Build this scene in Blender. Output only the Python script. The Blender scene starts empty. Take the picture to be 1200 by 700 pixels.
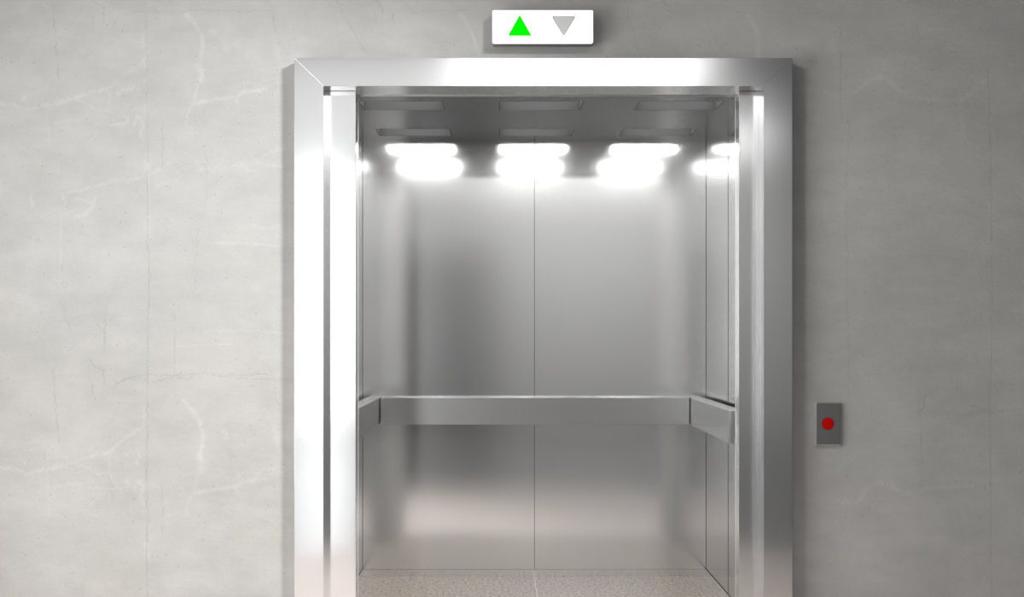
import bpy, bmesh, math
import numpy as np
from mathutils import Vector, noise

# ------------------------------------------------------------------ units
# the frame front is the plane y = 0; U = metres per unit of drawing on that plane
U = 0.0032
D = 1667.0            # camera distance from the frame front
VX, VY = 588.0, 391.0  # eye point projected on the frame plane
FL = 756.0            # floor line on that plane
scene = bpy.context.scene
col = scene.collection

def X(px): return (px - VX) * U
def Z(py): return (FL - py) * U
def Yd(d): return d * U

# ------------------------------------------------------------------ materials
def new_mat(name):
    m = bpy.data.materials.new(name); m.use_nodes = True
    nt = m.node_tree
    return m, nt, nt.nodes['Principled BSDF']

def simple(name, rgb, rough=.5, metal=0., emit=None, strength=0., ior=1.5, spec=.5):
    m, nt, b = new_mat(name)
    b.inputs['Base Color'].default_value = (*rgb, 1)
    b.inputs['Roughness'].default_value = rough
    b.inputs['Metallic'].default_value = metal
    b.inputs['IOR'].default_value = ior
    b.inputs['Specular IOR Level'].default_value = spec
    if emit:
        b.inputs['Emission Color'].default_value = (*emit, 1)
        b.inputs['Emission Strength'].default_value = strength
    return m

def metal(name, rgb, rough, grain=(2, 2, 200), var=.05, bump=.0):
    m, nt, b = new_mat(name)
    N = nt.nodes; L = nt.links
    tc = N.new('ShaderNodeTexCoord'); mp = N.new('ShaderNodeMapping')
    mp.inputs['Scale'].default_value = grain
    nz = N.new('ShaderNodeTexNoise'); nz.inputs['Scale'].default_value = 3; nz.inputs['Detail'].default_value = 4
    L.new(tc.outputs['Object'], mp.inputs[0]); L.new(mp.outputs[0], nz.inputs['Vector'])
    mr = N.new('ShaderNodeMapRange')
    mr.inputs['From Min'].default_value = .3; mr.inputs['From Max'].default_value = .7
    mr.inputs['To Min'].default_value = rough - var; mr.inputs['To Max'].default_value = rough + var
    L.new(nz.outputs['Fac'], mr.inputs['Value']); L.new(mr.outputs[0], b.inputs['Roughness'])
    b.inputs['Base Color'].default_value = (*rgb, 1)
    b.inputs['Metallic'].default_value = 1
    if bump:
        bp = N.new('ShaderNodeBump'); bp.inputs['Strength'].default_value = bump; bp.inputs['Distance'].default_value = .0005
        L.new(nz.outputs['Fac'], bp.inputs['Height']); L.new(bp.outputs[0], b.inputs['Normal'])
    return m

M = {}
M['frame'] = metal('brushed_steel_frame', (.80, .80, .80), .145, (90, 90, 90), .006)
M['leaf'] = metal('brushed_steel_leaf', (.82, .82, .82), .14, (90, 90, 90), .006)
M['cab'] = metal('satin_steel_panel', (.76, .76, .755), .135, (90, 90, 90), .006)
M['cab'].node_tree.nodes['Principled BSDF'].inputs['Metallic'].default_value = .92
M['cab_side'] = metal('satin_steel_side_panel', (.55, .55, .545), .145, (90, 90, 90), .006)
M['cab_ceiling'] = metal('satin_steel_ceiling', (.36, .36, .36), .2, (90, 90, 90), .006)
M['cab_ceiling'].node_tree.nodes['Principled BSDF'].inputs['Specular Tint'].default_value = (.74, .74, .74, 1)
M['rail'] = metal('brushed_steel_rail', (.56, .56, .56), .24, (90, 90, 90), .006)
M['enamel'] = simple('light_grey_enamel', (.72, .72, .71), .4)
M['dark'] = simple('black_gap', (.01, .01, .01), .8)
M['baffle'] = simple('matt_black_baffle', (.02, .02, .02), .9, spec=.0)
M['lamp'] = simple('luminous_diffuser', (.9, .9, .9), .5, emit=(1, 1, 1), strength=16)
M['plate'] = metal('dark_steel_plate', (.33, .33, .335), .38, (60, 60, 3), .02)
M['plate_edge'] = metal('bright_steel_edge', (.8, .8, .78), .3, (60, 60, 3), .02)
M['red'] = simple('red_button', (.35, .0, .0), .5, emit=(.5, 0, 0), strength=.3, spec=.1)
M['sign_face'] = simple('white_lit_face', (.9, .9, .9), .4, emit=(1, 1, 1), strength=1.1)
M['sign_body'] = simple('grey_housing', (.25, .25, .25), .5)
M['green'] = simple('green_lit_arrow', (0, .1, 0), .9, spec=0, emit=(0, 1, 0), strength=1.6)
M['arrow_grey'] = simple('unlit_arrow', (.76, .76, .76), .45)
M['arrow_rim'] = simple('arrow_recess', (.03, .03, .03), .6)
M['room_white'] = simple('painted_plaster', (.62, .62, .61), .8)
M['room_grey'] = simple('grey_plaster', (.42, .42, .42), .8)
M['room_dark'] = simple('dark_plaster', (.16, .16, .16), .8)
M['door_dark'] = simple('dark_door', (.065, .065, .065), .5)
M['win'] = simple('window_frame_paint', (.7, .7, .7), .5)

def granite(name, base, dark, light, rough, scale=1.0):
    m, nt, b = new_mat(name)
    N = nt.nodes; L = nt.links
    tc = N.new('ShaderNodeTexCoord')
    n1 = N.new('ShaderNodeTexNoise'); n1.inputs['Scale'].default_value = 75 * scale; n1.inputs['Detail'].default_value = 5; n1.inputs['Roughness'].default_value = .7
    n2 = N.new('ShaderNodeTexNoise'); n2.inputs['Scale'].default_value = 30 * scale; n2.inputs['Detail'].default_value = 5
    v = N.new('ShaderNodeTexVoronoi'); v.inputs['Scale'].default_value = 120 * scale
    for n in (n1, n2, v): L.new(tc.outputs['Object'], n.inputs['Vector'])
    r1 = N.new('ShaderNodeValToRGB')
    r1.color_ramp.elements[0].position = .40; r1.color_ramp.elements[0].color = (*dark, 1)
    r1.color_ramp.elements[1].position = .62; r1.color_ramp.elements[1].color = (*light, 1)
    e = r1.color_ramp.elements.new(.46); e.color = (*base, 1)
    L.new(n1.outputs['Fac'], r1.inputs[0])
    r2 = N.new('ShaderNodeValToRGB')
    r2.color_ramp.elements[0].position = .3; r2.color_ramp.elements[0].color = (.8, .78, .76, 1)
    r2.color_ramp.elements[1].position = .7; r2.color_ramp.elements[1].color = (1.1, 1.1, 1.1, 1)
    L.new(n2.outputs['Fac'], r2.inputs[0])
    mx = N.new('ShaderNodeMix'); mx.data_type = 'RGBA'; mx.blend_type = 'MULTIPLY'; mx.inputs[0].default_value = 1
    L.new(r1.outputs[0], mx.inputs[6]); L.new(r2.outputs[0], mx.inputs[7])
    L.new(mx.outputs[2], b.inputs['Base Color'])
    b.inputs['Roughness'].default_value = rough
    return m
M['cab_floor'] = granite('speckled_granite', (.33, .28, .24), (.025, .02, .015), (.52, .455, .405), .38)
M['hall_floor'] = granite('beige_stone', (.74, .65, .60), (.52, .44, .40), (.82, .74, .70), .4, .7)
M['dark_floor'] = simple('polished_black_stone', (.03, .03, .03), .12, ior=1.9)
M['joint'] = simple('pale_joint', (.75, .74, .72), .5)

def concrete():
    m, nt, b = new_mat('plastered_concrete')
    N = nt.nodes; L = nt.links
    tc = N.new('ShaderNodeTexCoord')
    def nz(scale, detail, rough=.5, sc=(1, 1, 1), off=(0, 0, 0), rot=0, dist=0):
        mp = N.new('ShaderNodeMapping'); mp.inputs['Scale'].default_value = sc; mp.inputs['Location'].default_value = off
        mp.inputs['Rotation'].default_value = (0, rot, 0)
        L.new(tc.outputs['Object'], mp.inputs[0])
        n = N.new('ShaderNodeTexNoise'); n.inputs['Scale'].default_value = scale; n.inputs['Detail'].default_value = detail
        n.inputs['Roughness'].default_value = rough; n.inputs['Distortion'].default_value = dist
        L.new(mp.outputs[0], n.inputs['Vector']); return n.outputs['Fac']
    def mr(v, a, b_, c, d):
        r = N.new('ShaderNodeMapRange'); L.new(v, r.inputs['Value'])
        for k, x in zip(('From Min', 'From Max', 'To Min', 'To Max'), (a, b_, c, d)): r.inputs[k].default_value = x
        return r.outputs[0]
    def mul(a, b_):
        q = N.new('ShaderNodeMath'); q.operation = 'MULTIPLY'; L.new(a, q.inputs[0]); L.new(b_, q.inputs[1]); return q.outputs[0]
    def add(a, b_):
        q = N.new('ShaderNodeMath'); q.operation = 'ADD'; L.new(a, q.inputs[0]); L.new(b_, q.inputs[1]); return q.outputs[0]
    cloud = mr(nz(1.6, 4, .55), .3, .7, .93, 1.07)
    smear = mr(nz(4.5, 7, .65, (1, 1, 2.6), (3, 0, 1), .12), .3, .7, .94, 1.06)
    fine = mr(nz(210, 4, .8), .3, .7, .94, 1.06)
    blot = mr(nz(5.5, 5, .6, (1, 1, 1.2), (7, 0, 2), 0, .6), .35, .65, .965, 1.03)
    at = N.new('ShaderNodeAttribute'); at.attribute_name = 'mark'
    mk = mr(at.outputs['Fac'], 0, 1, .62, 1.38)
    fac = mul(mul(mul(cloud, smear), blot), mul(fine, mk))
    cm = N.new('ShaderNodeMix'); cm.data_type = 'RGBA'; cm.blend_type = 'MIX'
    cm.inputs[6].default_value = (.47, .462, .44, 1); cm.inputs[7].default_value = (.50, .498, .487, 1)
    L.new(nz(2.2, 3), cm.inputs[0])
    sc = N.new('ShaderNodeVectorMath'); sc.operation = 'SCALE'
    L.new(cm.outputs[2], sc.inputs[0]); L.new(fac, sc.inputs['Scale'])
    L.new(sc.outputs[0], b.inputs['Base Color'])
    b.inputs['Roughness'].default_value = .85
    vp = N.new('ShaderNodeTexVoronoi'); vp.inputs['Scale'].default_value = 26
    L.new(tc.outputs['Object'], vp.inputs['Vector'])
    pitc = mr(vp.outputs['Distance'], .05, .11, .78, 1.0)
    sc2 = N.new('ShaderNodeVectorMath'); sc2.operation = 'SCALE'
    L.new(sc.outputs[0], sc2.inputs[0]); L.new(pitc, sc2.inputs['Scale']); L.new(sc2.outputs[0], b.inputs['Base Color'])
    b.inputs['Specular IOR Level'].default_value = .2
    # relief: trowel ripples, pits, the drawn cracks
    rip = mr(nz(22, 5, .6, (1, 1, 2.2), (0, 0, 0), .6), .3, .7, 0, .7)
    v = N.new('ShaderNodeTexVoronoi'); v.inputs['Scale'].default_value = 34; v.inputs['Randomness'].default_value = 1
    L.new(tc.outputs['Object'], v.inputs['Vector'])
    pit = mr(v.outputs['Distance'], .0, .13, -1.0, 0)
    grain = mr(nz(190, 3, .7), .3, .7, 0, .45)
    h = add(add(rip, pit), add(grain, mr(at.outputs['Fac'], 0, 1, -1.5, 1.5)))
    bp = N.new('ShaderNodeBump'); bp.inputs['Strength'].default_value = .8; bp.inputs['Distance'].default_value = .0012
    L.new(h, bp.inputs['Height']); L.new(bp.outputs[0], b.inputs['Normal'])
    return m
M['concrete'] = concrete()

# ------------------------------------------------------------------ object helpers
def link(name, bm, mat, parent=None, bevel=0, seg=2, smooth=False):
    bmesh.ops.recalc_face_normals(bm, faces=bm.faces)
    me = bpy.data.meshes.new(name); bm.to_mesh(me); bm.free()
    me.materials.append(mat)
    o = bpy.data.objects.new(name, me); col.objects.link(o)
    if parent is not None:
        o.parent = parent
        o.matrix_parent_inverse = parent.matrix_world.inverted() if False else o.matrix_parent_inverse
        # geometry is given in world space: shift to the parent's space
        off = world_loc(parent)
        me.transform(__import__('mathutils').Matrix.Translation(-off))
    if bevel:
        b = o.modifiers.new('edge', 'BEVEL'); b.width = bevel; b.segments = seg; b.limit_method = 'ANGLE'
    if smooth:
        for p in me.polygons: p.use_smooth = True
    return o

def world_loc(o):
    v = Vector((0, 0, 0))
    while o is not None:
        v += o.location; o = o.parent
    return v

def box(bm, x0, x1, y0, y1, z0, z1):
    vs = [bm.verts.new((x, y, z)) for x in (x0, x1) for y in (y0, y1) for z in (z0, z1)]
    for f in ((0, 1, 3, 2), (4, 6, 7, 5), (0, 4, 5, 1), (2, 3, 7, 6), (0, 2, 6, 4), (1, 5, 7, 3)):
        bm.faces.new([vs[i] for i in f])

def prism(bm, pts, y0, y1):
    """pts: (x, z) outline, extruded along y"""
    a = [bm.verts.new((x, y0, z)) for x, z in pts]
    b = [bm.verts.new((x, y1, z)) for x, z in pts]
    bm.faces.new(a); bm.faces.new(b[::-1])
    n = len(pts)
    for i in range(n):
        bm.faces.new((a[i], a[(i + 1) % n], b[(i + 1) % n], b[i]))

def boxo(name, mat, x0, x1, y0, y1, z0, z1, parent=None, bevel=0):
    bm = bmesh.new(); box(bm, x0, x1, y0, y1, z0, z1)
    return link(name, bm, mat, parent, bevel)

def empty(name, loc, label, cat, group=None):
    o = bpy.data.objects.new(name, None); col.objects.link(o); o.location = loc
    o.empty_display_size = .1
    tag(o, label, cat, group); return o

def tag(o, label, cat, group=None):
    o['label'] = label; o['category'] = cat
    if group: o['group'] = group

def struct(o):
    o['kind'] = 'structure'; return o

def rrect(cx, cz, w, h, r, n=6):
    pts = []
    for sx, sz, a0 in ((1, 1, 0), (-1, 1, 90), (-1, -1, 180), (1, -1, 270)):
        for k in range(n + 1):
            a = math.radians(a0 + 90 * k / n)
            pts.append((cx + sx * (w / 2 - r) + r * math.cos(a), cz + sz * (h / 2 - r) + r * math.sin(a)))
    return pts

# ------------------------------------------------------------------ concrete wall
WP = 22.0                      # wall plane lies this far behind the frame front
WF = D / (D + WP)
marks = []                     # (points, half width, strength)
def mark(pts, w, s, jag=0.0): marks.append(([(p[0], p[1]) for p in pts], w, s, jag))
# pale veins and dark hairline cracks of the left half
tile = [
 ([(215, 13), (226, 25), (233, 35), (238, 50), (236, 66), (233, 80)], 2.6, .13, .4),
 ([(233, 78), (237, 86), (236, 94)], 4.2, .13, .4),
 ([(232, 97), (230, 108), (226, 120), (220, 134), (218, 146)], 1.6, .10, .6),
 ([(226, 122), (240, 119), (258, 116), (275, 114), (285, 108), (300, 106), (312, 104)], 2.2, .13, .5),
 ([(275, 114), (277, 120)], 1.8, .10, .3),
 ([(276, 103), (285, 97), (300, 98), (315, 93), (330, 91)], 1.3, .09, 1.2),
 ([(300, 103), (318, 99), (335, 95)], 1.2, .08, 1.0),
 ([(248, 36), (252, 38)], 2.8, .09, .2), ([(262, 49), (265, 52)], 3.0, .10, .2), ([(263, 57), (265, 57)], 3.0, .10, .2),
 ([(274, 52), (277, 53)], 2.2, .08, .2),
 ([(320, 40), (324, 62), (328, 72), (332, 78)], 3.2, .07, 1.5), ([(324, 56), (325, 62)], 4.5, .08, .5),
]
tileL = [
 ([(0, 123), (10, 121), (25, 126), (33, 129), (50, 124), (66, 122), (82, 117), (100, 110), (116, 106), (124, 105)], 1.8, .12, .8),
 ([(66, 117), (88, 116), (104, 122), (112, 129), (125, 129)], 1.0, .11, .8),
 ([(125, 105), (135, 97), (148, 86), (160, 78), (170, 71)], 1.8, .10, .8),
 ([(127, 108), (129, 118), (126, 127), (131, 133)], 1.4, .08, .8),
 ([(136, 110), (145, 107), (152, 104), (162, 102), (164, 110), (158, 117)], 1.2, .12, 1.4),
 ([(132, 146), (142, 145), (150, 143), (149, 138), (145, 137)], 1.4, .14, .6),
 ([(157, 147), (160, 137), (166, 139), (167, 150), (164, 158), (168, 166)], 1.4, .13, 1.0),
 ([(65, 145), (78, 141), (95, 141)], 1.4, .09, .5), ([(110, 145), (124, 145), (130, 147)], 1.0, .08, .5),
 ([(55, 100), (55, 120), (56, 140), (57, 165), (57, 180)], .8, .06, .5),
 ([(28, 115), (28.5, 116)], 2.2, .12, .1), ([(36, 100), (37, 101)], 1.5, .08, .1),
 ([(105, 164), (113, 158)], 1.0, .08, .5),
 ([(168, 45), (170, 60), (172, 75)], 3.5, .06, 2.0),
 ([(62, 5), (63, 20), (65, 45), (66, 65), (69, 92)], .65, -.24, .6),
 ([(104, -6), (114, 5), (121, 7), (122, 25)], .6, -.26, .6),
 ([(132, 33), (138, 22), (146, 16), (158, 14), (175, 12), (200, 14), (240, 11), (280, 13), (318, 12)], .55, -.20, .8),
 ([(109, 17), (108, 36)], .5, -.16, .3),
 ([(313, 0), (320, 14), (323, 36), (328, 55)], .5, -.20, .8),
 ([(128, 130), (130, 150), (132, 165)], .6, -.10, .6),
 ([(190, 145), (190.5, 170), (190, 198)], .6, -.20, .6),
 ([(52, 98), (54, 120)], .5, -.08, .4),
]
for t, dy in ((tile, 457), (tileL, 427)):
    for p, w, s, j in t:
        mark(p, w, s, j); mark([(a, b + dy) for a, b in p], w, s, j)
single = [
 ([(172, 15), (172, 110), (173, 180), (172, 196)], .55, -.16, .5),
 ([(171, 90), (172, 110), (170, 130)], 1.6, .08, 1.0),
 ([(172.5, 202), (173, 250), (173.5, 290), (175, 330), (174, 360), (173, 420), (172, 520), (172, 700)], .75, -.22, .5),
 ([(174.8, 202), (175.2, 290)], .6, .10, .3),
 ([(172, 190), (172.5, 198)], 3.4, .12, .5), ([(171, 640), (172, 654)], 3.4, .12, .5),
 ([(80, 225), (92, 224), (105, 220), (120, 216), (135, 211), (150, 211), (165, 209)], 1.3, .10, .9),
 ([(74, 228), (76, 240), (75, 250), (85, 247), (93, 245)], 1.3, .11, 1.0),
 ([(82, 236), (92, 232), (104, 238), (112, 232), (108, 244), (98, 252), (88, 255)], 1.4, .10, 1.0),
 ([(36, 230), (37, 240), (39, 238), (35, 246)], 1.0, .15, .6),
 ([(71, 240), (71, 280), (71, 335)], .9, .08, .4), ([(72, 190), (71, 225)], .5, -.12, .4), ([(72, 310), (73, 337)], .5, -.16, .4),
 ([(176, 205), (186, 198), (195, 193), (202, 190)], 1.5, .08, 1.2),
 ([(178, 222), (190, 215), (205, 212), (212, 206), (206, 202)], 1.3, .08, 1.4),
 ([(212, 198), (222, 196), (230, 190), (235, 199), (250, 199), (258, 192)], 1.2, .10, 1.0),
 ([(272, 195), (283, 194), (292, 201), (302, 201)], 1.0, .09, .8),
 ([(300, 190), (315, 194), (330, 196)], 1.3, .11, .8), ([(306, 185), (318, 178), (330, 176)], 1.3, .09, 1.2),
 ([(241, 175), (242, 210), (241, 240), (236, 258), (232, 270), (230, 300), (228, 340)], .55, -.13, .6),
 ([(253, 285), (275, 285), (290, 286), (320, 288), (345, 288)], .9, .12, .3), ([(295, 264), (305, 267), (320, 268)], .9, .10, .4),
 ([(320, 306), (345, 306)], .7, -.12, .2),
 ([(125, 360), (122, 395), (122, 410), (120, 415)], .6, -.26, .6), ([(113, 381), (122, 391), (124, 403)], .6, -.30, .5),
 ([(205, 370), (205, 400), (204, 440)], .6, -.18, .4),
 ([(135, 450), (150, 443), (180, 447), (205, 443), (225, 444)], .6, -.22, .8),
 ([(250, 440), (290, 445), (345, 445)], .6, -.18, .6),
 ([(207, 406), (240, 405), (270, 404)], 1.0, .09, .4), ([(240, 389), (290, 388), (345, 391)], 1.2, .09, .4),
 ([(74, 352), (76, 370), (82, 387)], .6, -.16, .6), ([(78, 412), (95, 400)], .8, -.10, .8),
 ([(152, 380), (150, 410), (172, 400)], .9, -.07, 2.0),
 # above the frame
 ([(395, 0), (400, 14), (408, 25), (415, 38), (424, 54), (428, 60)], .6, -.24, .7),
 ([(440, 0), (445, 6), (449, 16)], .6, -.34, .6), ([(460, 25), (461, 18), (464, 20)], .6, -.28, .6),
 ([(475, 5), (485, 16), (500, 12), (515, 13), (530, 12), (550, 12)], .55, -.20, .8),
 ([(439, 15), (441, 24)], .5, -.14, .4),
 ([(540, 17), (548, 30), (555, 44), (560, 58), (563, 70)], 2.0, .12, .4),
 ([(495, 45), (505, 52), (512, 62)], 3.0, .06, 2.0), ([(484, 64), (490, 58)], 2.0, .06, 1.0),
 ([(734, 0), (737, 18), (743, 35), (748, 60)], .6, -.18, .7), ([(777, 0), (785, 8), (787, 18)], .6, -.22, .6),
 ([(798, 21), (801, 16)], .6, -.24, .4), ([(860, 14), (920, 14), (960, 15)], .55, -.12, .5),
 ([(877, 18), (884, 28), (889, 40), (889, 55), (888, 69)], 2.4, .11, .5),
 ([(912, 48), (918, 52)], 3.2, .08, .4), ([(905, 38), (908, 40)], 2.4, .07, .3), ([(925, 53), (928, 54)], 2.0, .08, .3),
 ([(822, 60), (835, 50), (842, 58), (848, 66)], 3.0, .05, 2.0),
 # right of the frame
 ([(975, 50), (977, 62), (980, 72)], 5.0, .07, 1.5),
 ([(995, 110), (1008, 104), (1018, 95), (1027, 90), (1040, 93), (1050, 102), (1066, 114), (1085, 115), (1105, 117), (1125, 117), (1143, 106), (1155, 95)], 2.6, .10, .8),
 ([(930, 103), (955, 104), (975, 108)], 2.2, .06, .6),
 ([(985, 0), (985, 60), (986, 120), (987, 138)], .6, -.14, .5), ([(995, 140), (994, 180), (992, 230), (992, 270), (994, 300), (992, 345), (995, 400), (995, 465)], .7, -.13, .6),
 ([(1075, 15), (1077, 50), (1081, 78)], .6, -.14, .5),
 ([(1158, 80), (1160, 130), (1161, 190), (1162, 246), (1163, 300), (1163, 400), (1160, 470), (1161, 560), (1162, 700)], .7, -.18, .4),
 ([(1158, 80), (1159, 120), (1163, 140)], 2.5, .05, 1.5), ([(1160, 235), (1162, 246)], 2.5, .07, .8),
 ([(1126, 115), (1128, 140), (1130, 165), (1145, 172)], 1.6, .06, 1.0),
 ([(1085, 240), (1090, 258), (1102, 270)], 1.4, .05, 1.4), ([(1054, 238), (1058, 234)], 1.0, -.12, 1.0),
 ([(1081, 480), (1083, 475), (1083, 468)], 1.0, -.25, .8),
 ([(1076, 460), (1079, 500), (1081, 545)], .6, -.16, .4), ([(1123, 425), (1122, 455)], .6, -.15, .4),
 ([(1072, 484), (1100, 482), (1130, 486), (1200, 480)], .6, -.13, .6),
 ([(985, 587), (1005, 590), (1015, 575), (1030, 565), (1045, 570), (1060, 578), (1100, 572), (1140, 570)], 2.6, .10, .8),
 ([(932, 582), (950, 585), (965, 588)], 2.0, .06, .6),
 ([(985, 587), (984, 610), (990, 620), (996, 640)], .6, -.13, .8), ([(1125, 575), (1128, 600), (1132, 612)], 1.6, .06, 1.0),
 ([(970, 535), (985, 560)], 6.0, .05, 2.0), ([(1155, 520), (1162, 545)], 4.0, .05, 2.0),
]
for p, w, s, j in single: mark(p, w, s, j)

def mark_field(px, py):
    v = np.zeros_like(px)
    # smooth wobble shared by every stroke
    wx = (np.sin(py * .9 + 1.3 * np.sin(px * .31)) + .7 * np.sin(py * .43 + px * .21) + .5 * np.sin(py * 1.9 + px * .7))
    wy = (np.sin(px * .8 + 1.1 * np.sin(py * .27)) + .7 * np.sin(px * .37 - py * .25) + .5 * np.sin(px * 1.7 - py * .6))
    br = .75 + .25 * np.sin(px * .23 + py * .17 + 2 * np.sin(px * .11)) 
    for pts, w, s, j in marks:
        xs = [p[0] for p in pts]; ys = [p[1] for p in pts]; pad = w * 3 + j * 3 + 2
        sel = np.nonzero((px > min(xs) - pad) & (px < max(xs) + pad) & (py > min(ys) - pad) & (py < max(ys) + pad))[0]
        if not len(sel): continue
        if s < 0:
            ux = np.sin(py[sel] * .33 + 2 * np.sin(py[sel] * .13)) + .5 * np.sin(py[sel] * .71 + px[sel] * .4)
            uy = np.sin(px[sel] * .29 + 2 * np.sin(px[sel] * .11)) + .5 * np.sin(px[sel] * .63 - py[sel] * .3)
            qx = px[sel] + ux * j; qy = py[sel] + uy * j
        else:
            qx = px[sel] + wx[sel] * j; qy = py[sel] + wy[sel] * j
        best = np.full(len(sel), 1e9)
        for (ax, ay), (bx, by) in zip(pts[:-1], pts[1:]):
            dx, dy = bx - ax, by - ay
            t = np.clip(((qx - ax) * dx + (qy - ay) * dy) / (dx * dx + dy * dy + 1e-9), 0, 1)
            best = np.minimum(best, (qx - ax - t * dx) ** 2 + (qy - ay - t * dy) ** 2)
        g = s * br[sel] * np.exp(-best / (w * w))
        v[sel] = np.where(np.abs(g) > np.abs(v[sel]), g, v[sel])
    return np.clip(np.where(v > 0, 1.5, 1.1) * v + .5, 0, 1)

def axis(a, b, step, lo, hi, coarse=40):
    """positions from lo to hi, fine between a and b"""
    out = []
    if lo < a: out += list(np.linspace(lo, a, max(2, int((a - lo) / coarse) + 1))[:-1])
    out += list(np.linspace(a, b, max(2, int((b - a) / step) + 1)))
    if hi > b: out += list(np.linspace(b, hi, max(2, int((hi - b) / coarse) + 1))[1:])
    return np.array(out)

def wall_block(xs, ys):
    """one gridded rectangle; xs, ys are photograph-scale positions on the wall plane"""
    gx, gy = np.meshgrid(xs, ys)
    gx = gx.ravel(); gy = gy.ravel()
    co = np.zeros((len(gx), 3))
    co[:, 0] = (gx - VX) / WF * U; co[:, 1] = Yd(WP); co[:, 2] = ((VY - gy) / WF + (FL - VY)) * U
    nx, ny = len(xs), len(ys)
    i = np.arange(nx * ny).reshape(ny, nx)
    f = np.stack([i[1:, :-1], i[1:, 1:], i[:-1, 1:], i[:-1, :-1]], -1).reshape(-1, 4)
    return co, f, mark_field(gx, gy)

def pxw(Xu): return Xu * WF + VX       # wall-plane unit offset -> photograph scale
RX0, RX1 = -800.0, 1400.0              # room side walls (units from the eye axis)
RZ = 660.0                             # ceiling above eye
RT = 3500.0                            # rear wall distance
xl, xr = pxw(RX0), pxw(RX1)
yt, yb = VY - RZ * WF, VY + (FL - VY) * WF
ox0, ox1 = 352.0, 921.0                # opening edges, hidden behind the frame
oy = 75.0
S = 1.5
blocks = [wall_block(axis(0, 352, S, xl, 352), axis(0, 700, S, yt, yb)),
          wall_block(axis(921, 1200, S, 921, xr), axis(0, 700, S, yt, yb)),
          wall_block(axis(352, 921, S, 352, 921), axis(0, 75, S, yt, 75))]
cos = []; fs = []; at = []; n0 = 0
for co, f, a in blocks:
    cos.append(co); fs.append(f + n0); at.append(a); n0 += len(co)
co = np.concatenate(cos); f = np.concatenate(fs); at = np.concatenate(at)
# give the wall its thickness: back slab boxes around the opening
WT = 33.5
def slab(x0, x1, z0, z1):
    global co, f, at
    y0, y1 = Yd(WP) + .0004, Yd(WT)
    v = np.array([(x, y, z) for x in (x0, x1) for y in (y0, y1) for z in (z0, z1)])
    q = np.array([(0, 1, 3, 2), (4, 6, 7, 5), (0, 4, 5, 1), (2, 3, 7, 6), (0, 2, 6, 4), (1, 5, 7, 3)]) + len(co)
    co = np.concatenate([co, v]); f = np.concatenate([f, q]); at = np.concatenate([at, np.full(8, .5)])
wx0, wx1 = (352 - VX) / WF * U, (921 - VX) / WF * U
wz = ((VY - 75) / WF + FL - VY) * U
HZ = (RZ + FL - VY) * U
slab(RX0 * U, wx0, 0, HZ); slab(wx1, RX1 * U, 0, HZ); slab(wx0, wx1, wz, HZ)
me = bpy.data.meshes.new('wall_front')
me.vertices.add(len(co)); me.vertices.foreach_set('co', co.ravel())
me.loops.add(len(f) * 4); me.loops.foreach_set('vertex_index', f.ravel().astype(np.int32))
me.polygons.add(len(f)); me.polygons.foreach_set('loop_start', np.arange(0, len(f) * 4, 4, dtype=np.int32))
me.update(calc_edges=True); me.validate()
a = me.attributes.new('mark', 'FLOAT', 'POINT'); a.data.foreach_set('value', at.astype(np.float32))
me.materials.append(M['concrete'])
wall = bpy.data.objects.new('wall_front', me); col.objects.link(wall); struct(wall)

# ------------------------------------------------------------------ hall behind the camera
x0, x1 = RX0 * U, RX1 * U
ty = -RT * U
struct(boxo('floor', M['hall_floor'], x0, x1, -690 * U, Yd(30), -.12, 0))
# the rest of the hall floor is polished dark stone
struct(boxo('floor_hall', M['dark_floor'], x0, x1, ty, -690 * U, -.12, 0))

def wall_with_holes(name, mat, axis_, p0, p1, lo, hi, zlo, zhi, holes):
    """holes: (a0, a1, z0, z1); the wall runs along axis_ from lo to hi"""
    bm = bmesh.new()
    cuts = sorted({lo, hi, *[h[0] for h in holes], *[h[1] for h in holes]})
    for a, b in zip(cuts[:-1], cuts[1:]):
        hs = [h for h in holes if h[0] <= a and h[1] >= b]
        spans = [(zlo, zhi)]
        if hs: spans = [(zlo, hs[0][2]), (hs[0][3], zhi)]
        for z0, z1 in spans:
            if z1 - z0 > 1e-4:
                if axis_ == 'x': box(bm, a, b, p0, p1, z0, z1)
                else: box(bm, p0, p1, a, b, z0, z1)
    return struct(link(name, bm, mat))

# left wall; its side window is added to light the concrete from the left
sw = (-960 * U, -350 * U, .3, 2.35)
wall_with_holes('wall_left', M['room_white'], 'y', x0 - .2, x0, ty, Yd(30), 0, HZ, [sw])
struct(boxo('wall_right', M['room_dark'], x1, x1 + .2, ty, Yd(30), 0, HZ))
# rear wall: tall window added for white reflections, dark double door
rw = (-785 * U, -530 * U, .08, HZ - .08)
rd = (-480 * U, -29 * U, 0, 735 * U)
wall_with_holes('wall_rear', M['room_white'], 'x', ty - .2, ty, x0, x1, 0, HZ, [rw, rd])
struct(boxo('door_1', M['door_dark'], rd[0], rd[1], ty - .12, ty - .06, 0, rd[3]))
struct(boxo('ceiling', M['room_grey'], x0, x1, ty, Yd(30), HZ, HZ + .15))

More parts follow.
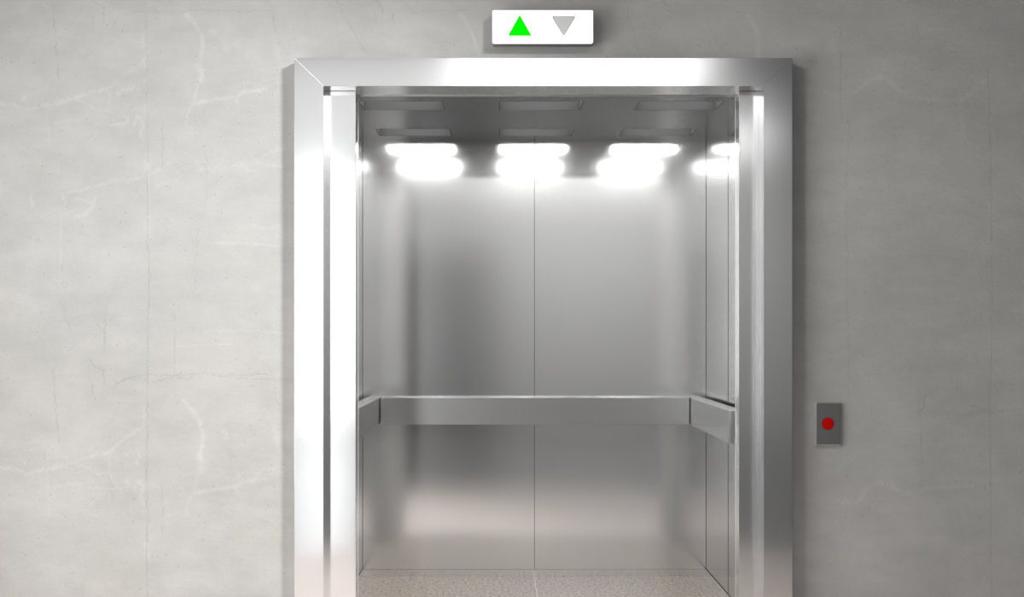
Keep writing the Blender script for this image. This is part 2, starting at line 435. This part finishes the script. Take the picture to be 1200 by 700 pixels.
def area(name, loc, rot, sx, sy, radiance, rgb=(1, 1, 1)):
    l = bpy.data.lights.new(name, 'AREA'); l.shape = 'RECTANGLE'; l.size = sx; l.size_y = sy
    l.energy = radiance * math.pi * sx * sy; l.color = rgb
    o = bpy.data.objects.new(name, l); col.objects.link(o); o.location = loc; o.rotation_euler = rot
    return o
R = math.radians
area('added_window_light', (x0 - .1, (sw[0] + sw[1]) / 2, (sw[2] + sw[3]) / 2), (0, R(-90), 0), sw[3] - sw[2], sw[1] - sw[0], 6.3)  # added light, grades the concrete from left to right
area('added_window_light', ((rw[0] + rw[1]) / 2, ty - .1, (rw[2] + rw[3]) / 2), (R(90), 0, 0), rw[1] - rw[0], rw[3] - rw[2], 3.4)  # added bright source, mirrored white in the left jamb and leaf
# window frames of the two added windows
def window_frame(name, axis_, p, a0, a1, z0, z1, n):
    bm = bmesh.new(); w = .05
    def bar(b0, b1, c0, c1):
        if axis_ == 'x': box(bm, b0, b1, p - .03, p + .03, c0, c1)
        else: box(bm, p - .03, p + .03, b0, b1, c0, c1)
    bar(a0, a1, z0, z0 + w); bar(a0, a1, z1 - w, z1)
    for k in range(n + 1):
        c = a0 + (a1 - a0 - w) * k / n
        bar(c, c + w, z0 + w, z1 - w)
    struct(link(name, bm, M['win']))
def spot(name, p, aim, power, half, size):
    l = bpy.data.lights.new(name, 'SPOT'); l.energy = power; l.spot_size = R(2 * half); l.spot_blend = .9; l.shadow_soft_size = size
    o = bpy.data.objects.new(name, l); col.objects.link(o)
    a_, b_ = (Vector((q[0] * U, -q[1] * U, (q[2] + FL - VY) * U)) for q in (p, aim))
    o.location = a_; o.rotation_euler = (b_ - a_).to_track_quat('-Z', 'Y').to_euler()
# two unseen spots added so the frame casts shadows on both sides
spot('added_spot', (350, 700, 630), (-560, -22, -190), 660, 33, .26)
spot('added_spot', (-330, 700, 630), (600, -22, -120), 160, 31, .26)
window_frame('added_window_1', 'y', x0 - .05, sw[0], sw[1], sw[2], sw[3], 1)
window_frame('added_window_2', 'x', ty - .05, rw[0], rw[1], rw[2], rw[3], 1)
# broad luminaire on the hall ceiling
lx0, lx1, lt0, lt1 = -125 * U, 500 * U, 1600 * U, 2500 * U
area('hall_area_light', ((lx0 + lx1) / 2, -(lt0 + lt1) / 2, HZ - .02), (0, 0, 0), lx1 - lx0, lt1 - lt0, 3.0)
area('hall_area_light', (370 * U, -3050 * U, HZ - .02), (0, 0, 0), 1000 * U, 380 * U, 5.4)  # added panel, brightens the rear wall mirrored in the car
area('hall_area_light', (-450 * U, -2400 * U, HZ - .02), (0, 0, 0), 600 * U, 1600 * U, .8)  # dim panel added to lift the reflection in the frame's left part

# ------------------------------------------------------------------ lift door surround
def u(v): return v * U
FX0, FX1, IX0, IX1 = X(345), X(928.5), X(379), X(895)
FZ1, IZ1 = Z(68), Z(101)
REV = Yd(34)
fr = empty('elevator_door_frame', (X(637), Yd(WP), 0), 'brushed steel surround framing the open elevator doorway in the concrete wall', 'door frame')
def frame_part(name, face, lining):
    bm = bmesh.new()
    prism(bm, face, 0, Yd(WP) - .0002)
    o = link(name, bm, M['frame'], fr, .0012)
    return o
T = u(12)
# faces mitred at the corners, linings run into the opening behind them
for sgn, fx, ix in ((1, FX0, IX0), (-1, FX1, IX1)):
    bm = bmesh.new()
    prism(bm, [(fx, 0), (ix, 0), (ix, IZ1), (fx, FZ1)], 0, Yd(WP) - .0002)
    prism(bm, [(ix - sgn * T, 0), (ix, 0), (ix, IZ1), (ix - sgn * T, IZ1)], Yd(WP) - .0001, REV)
    link('jamb', bm, M['frame'], fr, .0004)
bm = bmesh.new()
prism(bm, [(FX0, FZ1), (IX0, IZ1), (IX1, IZ1), (FX1, FZ1)], 0, Yd(WP) - .0002)
prism(bm, [(IX0 - T, IZ1), (IX1 + T, IZ1), (IX1 + T, IZ1 + u(12)), (IX0 - T, IZ1 + u(12))], Yd(WP) - .0001, REV)
link('head', bm, M['frame'], fr, .0004)
# lintel over the leaves and threshold below them
boxo('lintel', M['frame'], IX0 - u(60), IX1 + u(60), REV + .001, Yd(64), IZ1, IZ1 + u(40), fr)
boxo('sill', M['frame'], IX0 - u(1), IX1 + u(1), Yd(31), Yd(65), -.02, .0, fr)

# ------------------------------------------------------------------ sliding leaves
for sgn, edge, lab in ((-1, -174.5, 'left sliding steel elevator door, mostly retracted, bright white reflection on its strip'),
                       (1, 283.7, 'right sliding steel elevator door, mostly retracted, grey strip beside the right jamb')):
    e = empty('elevator_door', (u(edge), Yd(47), .004), lab, 'elevator door', None)
    a, b = sorted((u(edge), u(edge + sgn * 236)))
    boxo('door_leaf', M['leaf'], a, b, REV + .0015, Yd(60), .004, IZ1 - .0005, e, .0012)
    # guide shoe running in the threshold track
    boxo('guide_shoe', M['dark'], u(edge + sgn * 30) - .03, u(edge + sgn * 30) + .03, Yd(45), Yd(49), .0005, .004, e)

# ------------------------------------------------------------------ the car
CX0, CX1 = X(379), X(895)
CY0, CY1 = Yd(66), Yd(470)
CZ = IZ1 - .002
CM = (CX0 + CX1) / 2
car = empty('elevator_car', (CM, (CY0 + CY1) / 2, 0), 'open elevator car lined with satin stainless steel panels and a speckled stone floor', 'elevator')
G = .0010
SK = u(10)
# back panels
boxo('back_panel', M['cab'], CX0 + u(.4), CM - G, CY1, CY1 + .02, SK + u(.4), CZ, car)
boxo('back_panel', M['cab'], CM + G, CX1 - u(.4), CY1, CY1 + .02, SK + u(.4), CZ, car)
YM = Yd(262)
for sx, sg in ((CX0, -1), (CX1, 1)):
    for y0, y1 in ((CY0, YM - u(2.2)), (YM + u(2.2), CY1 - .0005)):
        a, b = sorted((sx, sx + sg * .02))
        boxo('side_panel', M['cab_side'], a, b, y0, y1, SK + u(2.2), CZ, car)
for sx, sg in ((CX0, u(34.2)), (CX1, -u(22.2))):
    a, b = sorted((sx, sx + sg))
    boxo('front_return', M['enamel'], a, b, Yd(66.5), Yd(69), 0, CZ - .0002, car)
# skirting under the panels
boxo('skirting', M['cab'], CX0, CX1, CY1 + .001, CY1 + .02, 0, SK, car)
for sx, sg in ((CX0, -1), (CX1, 1)):
    a, b = sorted((sx, sx + sg * .02))
    boxo('skirting', M['cab'], a, b, CY0, CY1, 0, SK, car)
# dark carcass behind the joints
bm = bmesh.new()
box(bm, CX0 - .05, CX1 + .05, CY1 + .021, CY1 + .04, -.05, CZ + .1)
box(bm, CX0 - .05, CX0 - .021, CY0, CY1 + .021, -.05, CZ + .1)
box(bm, CX1 + .021, CX1 + .05, CY0, CY1 + .021, -.05, CZ + .1)
box(bm, CX0 - .021, CX1 + .021, CY0, CY1 + .021, CZ + .085, CZ + .1)
link('car_shell', bm, M['dark'], car)
# floor in two slabs with a pale joint
boxo('floor_slab', M['cab_floor'], CX0, CM - .0012, CY0, CY1, -.03, 0, car)
boxo('floor_slab', M['cab_floor'], CM + .0012, CX1, CY0, CY1, -.03, 0, car)
boxo('floor_joint', M['joint'], CM - .0012, CM + .0012, CY0, CY1, -.03, .0001, car)

# ceiling with six openings for the recessed lamps
LW, LD = u(105), u(72)
lamps = [(CM + i * u(175), y) for y in (Yd(380), Yd(140)) for i in (-1, 0, 1)]
bm = bmesh.new()
xs = sorted({CX0, CX1, *[round(l[0] + s * LW / 2, 6) for l in lamps for s in (-1, 1)]})
ys = sorted({CY0, CY1, *[round(l[1] + s * LD / 2, 6) for l in lamps for s in (-1, 1)]})
for a, b in zip(xs[:-1], xs[1:]):
    for c, d in zip(ys[:-1], ys[1:]):
        mx, my = (a + b) / 2, (c + d) / 2
        if any(abs(mx - l[0]) < LW / 2 and abs(my - l[1]) < LD / 2 for l in lamps): continue
        if b - a > 1e-4 and d - c > 1e-4: box(bm, a, b, c, d, CZ, CZ + .003)
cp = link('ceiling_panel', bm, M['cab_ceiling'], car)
# narrow trim along the front edge of the ceiling
boxo('ceiling_trim', M['plate_edge'], CX0, CX1, CY0 - .002, CY0 - .0002, CZ - .002, CZ + .02, car)

RH = u(17)
def make_lamp(loc):
    t = empty('ceiling_light', loc, '', 'ceiling light', 'recessed ceiling lights of the elevator car')
    x, y, z = loc; w, d = LW / 2, LD / 2; z0 = z + .0002; z1 = z + RH
    th = .002
    bm = bmesh.new()       # open-bottomed black baffle: sides and rear, roof
    box(bm, x - w, x - w + th, y - d, y + d, z0, z1)
    box(bm, x + w - th, x + w, y - d, y + d, z0, z1)
    box(bm, x - w + th, x + w - th, y + d - th, y + d, z0, z1)
    box(bm, x - w, x + w, y - d, y + d, z1, z1 + th)
    link('baffle', bm, M['baffle'], t)
    boxo('lip', M['baffle'], x - w + th, x + w - th, y - d, y - d + .006, z0, z0 + .005, t)
    boxo('diffuser', M['lamp'], x - w + th, x + w - th, y - d, y - d + .004, z0 + .0052, z1, t)
    bm = bmesh.new()
    box(bm, x - w + th, x + w - th, y - d + .0065, y + d - .012, z1 - .003, z1 - .0005)
    link('lamp_tube', bm, M['lamp'], t)
    return t
lamp0 = None
names = ['left', 'middle', 'right']
for k, (x, y) in enumerate(lamps):
    if lamp0 is None:
        t = lamp0 = make_lamp((x, y, CZ))
    else:
        t = lamp0.copy(); col.objects.link(t); t.location = (x, y, CZ)
        for ch in lamp0.children:
            c = ch.copy(); col.objects.link(c); c.parent = t
    t['label'] = 'recessed ceiling light of the car, %s one of the %s row' % (names[k % 3], 'rear' if k < 3 else 'front')

# ------------------------------------------------------------------ handrails
RZ0, RZ1 = Z(VY + 135.4), Z(VY + 94.9)
RYF = Yd(470 - 27.7)                    # front face of the back rail
def rail(label, loc, bars, brackets):
    e = empty('handrail', loc, label, 'handrail', None)
    o = boxo('rail_bar', M['rail'], *bars, e, .0014)
    for b in brackets:
        boxo('bracket', M['rail'], *b, e, .001)
rx0, rx1 = CX0 + u(27.7), CX1 - u(27.7)
thick = u(19)
zc = (RZ0 + RZ1) / 2
rail('flat steel handrail across the back wall of the elevator car', (CM, RYF, zc),
     (rx0 + u(1.8), rx1 - u(1.4), RYF, RYF + thick, RZ0, RZ1),
     [(CM + d - .02, CM + d + .02, RYF + thick, CY1, zc - .02, zc + .02) for d in (-.45, .45)])
rail('short flat steel handrail on the left wall of the elevator car', (rx0, Yd(276), zc),
     (rx0 - thick, rx0, Yd(83), CY1 - u(8), RZ0, RZ1),
     [(CX0, rx0 - thick, Yd(y) - .02, Yd(y) + .02, zc - .02, zc + .02) for y in (150, 400)])
rail('flat steel handrail on the right wall of the car with its square end showing', (rx1, Yd(276), zc),
     (rx1, rx1 + thick, Yd(83), CY1 - u(8), RZ0, RZ1),
     [(rx1 + thick, CX1, Yd(y) - .02, Yd(y) + .02, zc - .02, zc + .02) for y in (150, 400)])

# ------------------------------------------------------------------ direction sign
SF = D / (D + 2.0)                      # the sign's front lies 5 units before the frame front
def sx(px): return (px - VX) / SF * U
def sz(py): return ((VY - py) / SF + FL - VY) * U
sg = empty('direction_sign', (sx(636), Yd(WP), sz(31.5)), 'white illuminated sign above the elevator with a green up arrow and a grey down arrow', 'sign')
y0 = Yd(2)
bm = bmesh.new()
prism(bm, rrect(sx(636), sz(31.5), sx(694.7) - sx(577.3), sz(12.2) - sz(50.8), u(2)), y0 + .006, Yd(WP) - .0003)
link('housing', bm, M['sign_body'], sg)
bm = bmesh.new()
prism(bm, rrect(sx(636), sz(31.5), sx(695) - sx(577), sz(12) - sz(51), u(2.2)), y0, y0 + .006)
link('face_panel', bm, M['sign_face'], sg)
def arrow(pts, ya, yb, r):
    """rounded triangle"""
    out = []
    n = len(pts)
    for i in range(n):
        p, a, b = Vector(pts[i]), Vector(pts[i - 1]), Vector(pts[(i + 1) % n])
        d1, d2 = (a - p).normalized(), (b - p).normalized()
        out += [tuple(p + d1 * r), tuple(p + (d1 + d2) * r * .33), tuple(p + d2 * r)]
    bm = bmesh.new(); prism(bm, out, ya, yb); return bm
up = [(sx(609), sz(17.3)), (sx(623), sz(42)), (sx(595.2), sz(42))]
dn = [(sx(646.5), sz(19)), (sx(674.6), sz(19)), (sx(660.6), sz(43.3))]
link('up_arrow', arrow(up, y0 - .0015, y0 + .001, u(1.3)), M['green'], sg)['label'] = 'lit green triangle pointing up'
o = link('down_arrow', arrow([(sx(646.9), sz(19.2)), (sx(674.2), sz(19.2)), (sx(660.6), sz(43))], y0 - .0015, y0 + .001, u(2.3)), M['arrow_grey'], sg)
o['label'] = 'unlit grey triangle pointing down'
link('arrow_recess', arrow([(sx(646), sz(18.8)), (sx(675.1), sz(18.8)), (sx(660.6), sz(43.2))], y0 - .0004, y0 + .001, u(2.6)), M['arrow_rim'], sg)

# ------------------------------------------------------------------ call button
WB = D / (D + WP - 5)
def bx(px): return (px - VX) / WB * U
def bz(py): return ((VY - py) / WB + FL - VY) * U
cb = empty('call_button_plate', (bx(970.5), Yd(WP), bz(497)), 'small dark steel call plate with a round red button right of the elevator', 'call button')
yb0 = Yd(WP - 5)
bm = bmesh.new()
prism(bm, [(bx(955.5), bz(522.5)), (bx(985.5), bz(522.5)), (bx(985.5), bz(472)), (bx(955.5), bz(472))], yb0 + .0012, Yd(WP) - .0003)
link('back_box', bm, M['plate_edge'], cb, .0025)
bm = bmesh.new()
prism(bm, [(bx(956.8), bz(521.3)), (bx(984.8), bz(521.3)), (bx(984.8), bz(473.2)), (bx(956.8), bz(473.2))], yb0, yb0 + .004)
link('face_plate', bm, M['plate'], cb, .0006)
def disc(name, mat, r, ya, yb, dome, parent):
    bm = bmesh.new(); c = Vector((bx(970), 0, bz(496.8)))
    n = 40; rings = [(r, yb), (r, ya)] + ([(r * .93, ya - dome * .6), (r * .6, ya - dome)] if dome else [])
    rows = [[bm.verts.new((c.x + q * math.cos(2 * math.pi * k / n), y, c.z + q * math.sin(2 * math.pi * k / n))) for k in range(n)] for q, y in rings]
    for a, b in zip(rows[:-1], rows[1:]):
        for k in range(n): bm.faces.new((a[k], a[(k + 1) % n], b[(k + 1) % n], b[k]))
    bm.faces.new(rows[-1]); bm.faces.new(rows[0][::-1])
    return link(name, bm, mat, parent)
disc('button_collar', M['arrow_rim'], u(7.5), yb0 - .0006, yb0 + .002, 0, cb)
disc('button', M['red'], u(6.8), yb0 - .002, yb0 + .002, .0008, cb)['label'] = 'round red push button'

# ------------------------------------------------------------------ camera, world, view
cam = bpy.data.cameras.new('camera'); co_ = bpy.data.objects.new('camera', cam); col.objects.link(co_)
co_.location = (0, -D * U, (FL - VY) * U); co_.rotation_euler = (R(90), 0, 0)
cam.sensor_width = 36; cam.lens = 36 * D / 1200
cam.shift_x = 12 / 1200; cam.shift_y = 41 / 1200
cam.clip_start = .05
scene.camera = co_
w = bpy.data.worlds.new('world'); scene.world = w; w.use_nodes = True
w.node_tree.nodes['Background'].inputs[0].default_value = (.8, .85, .9, 1)
w.node_tree.nodes['Background'].inputs[1].default_value = .5
vs_ = scene.view_settings
vs_.view_transform = 'Standard'; vs_.look = 'None'; vs_.gamma = 1; vs_.exposure = 0; vs_.use_curve_mapping = False
scene.cycles.max_bounces = 16; scene.cycles.glossy_bounces = 12; scene.cycles.diffuse_bounces = 6
scene.cycles.use_denoising = True
scene.cycles.sample_clamp_indirect = 8
scene.cycles.caustics_reflective = True
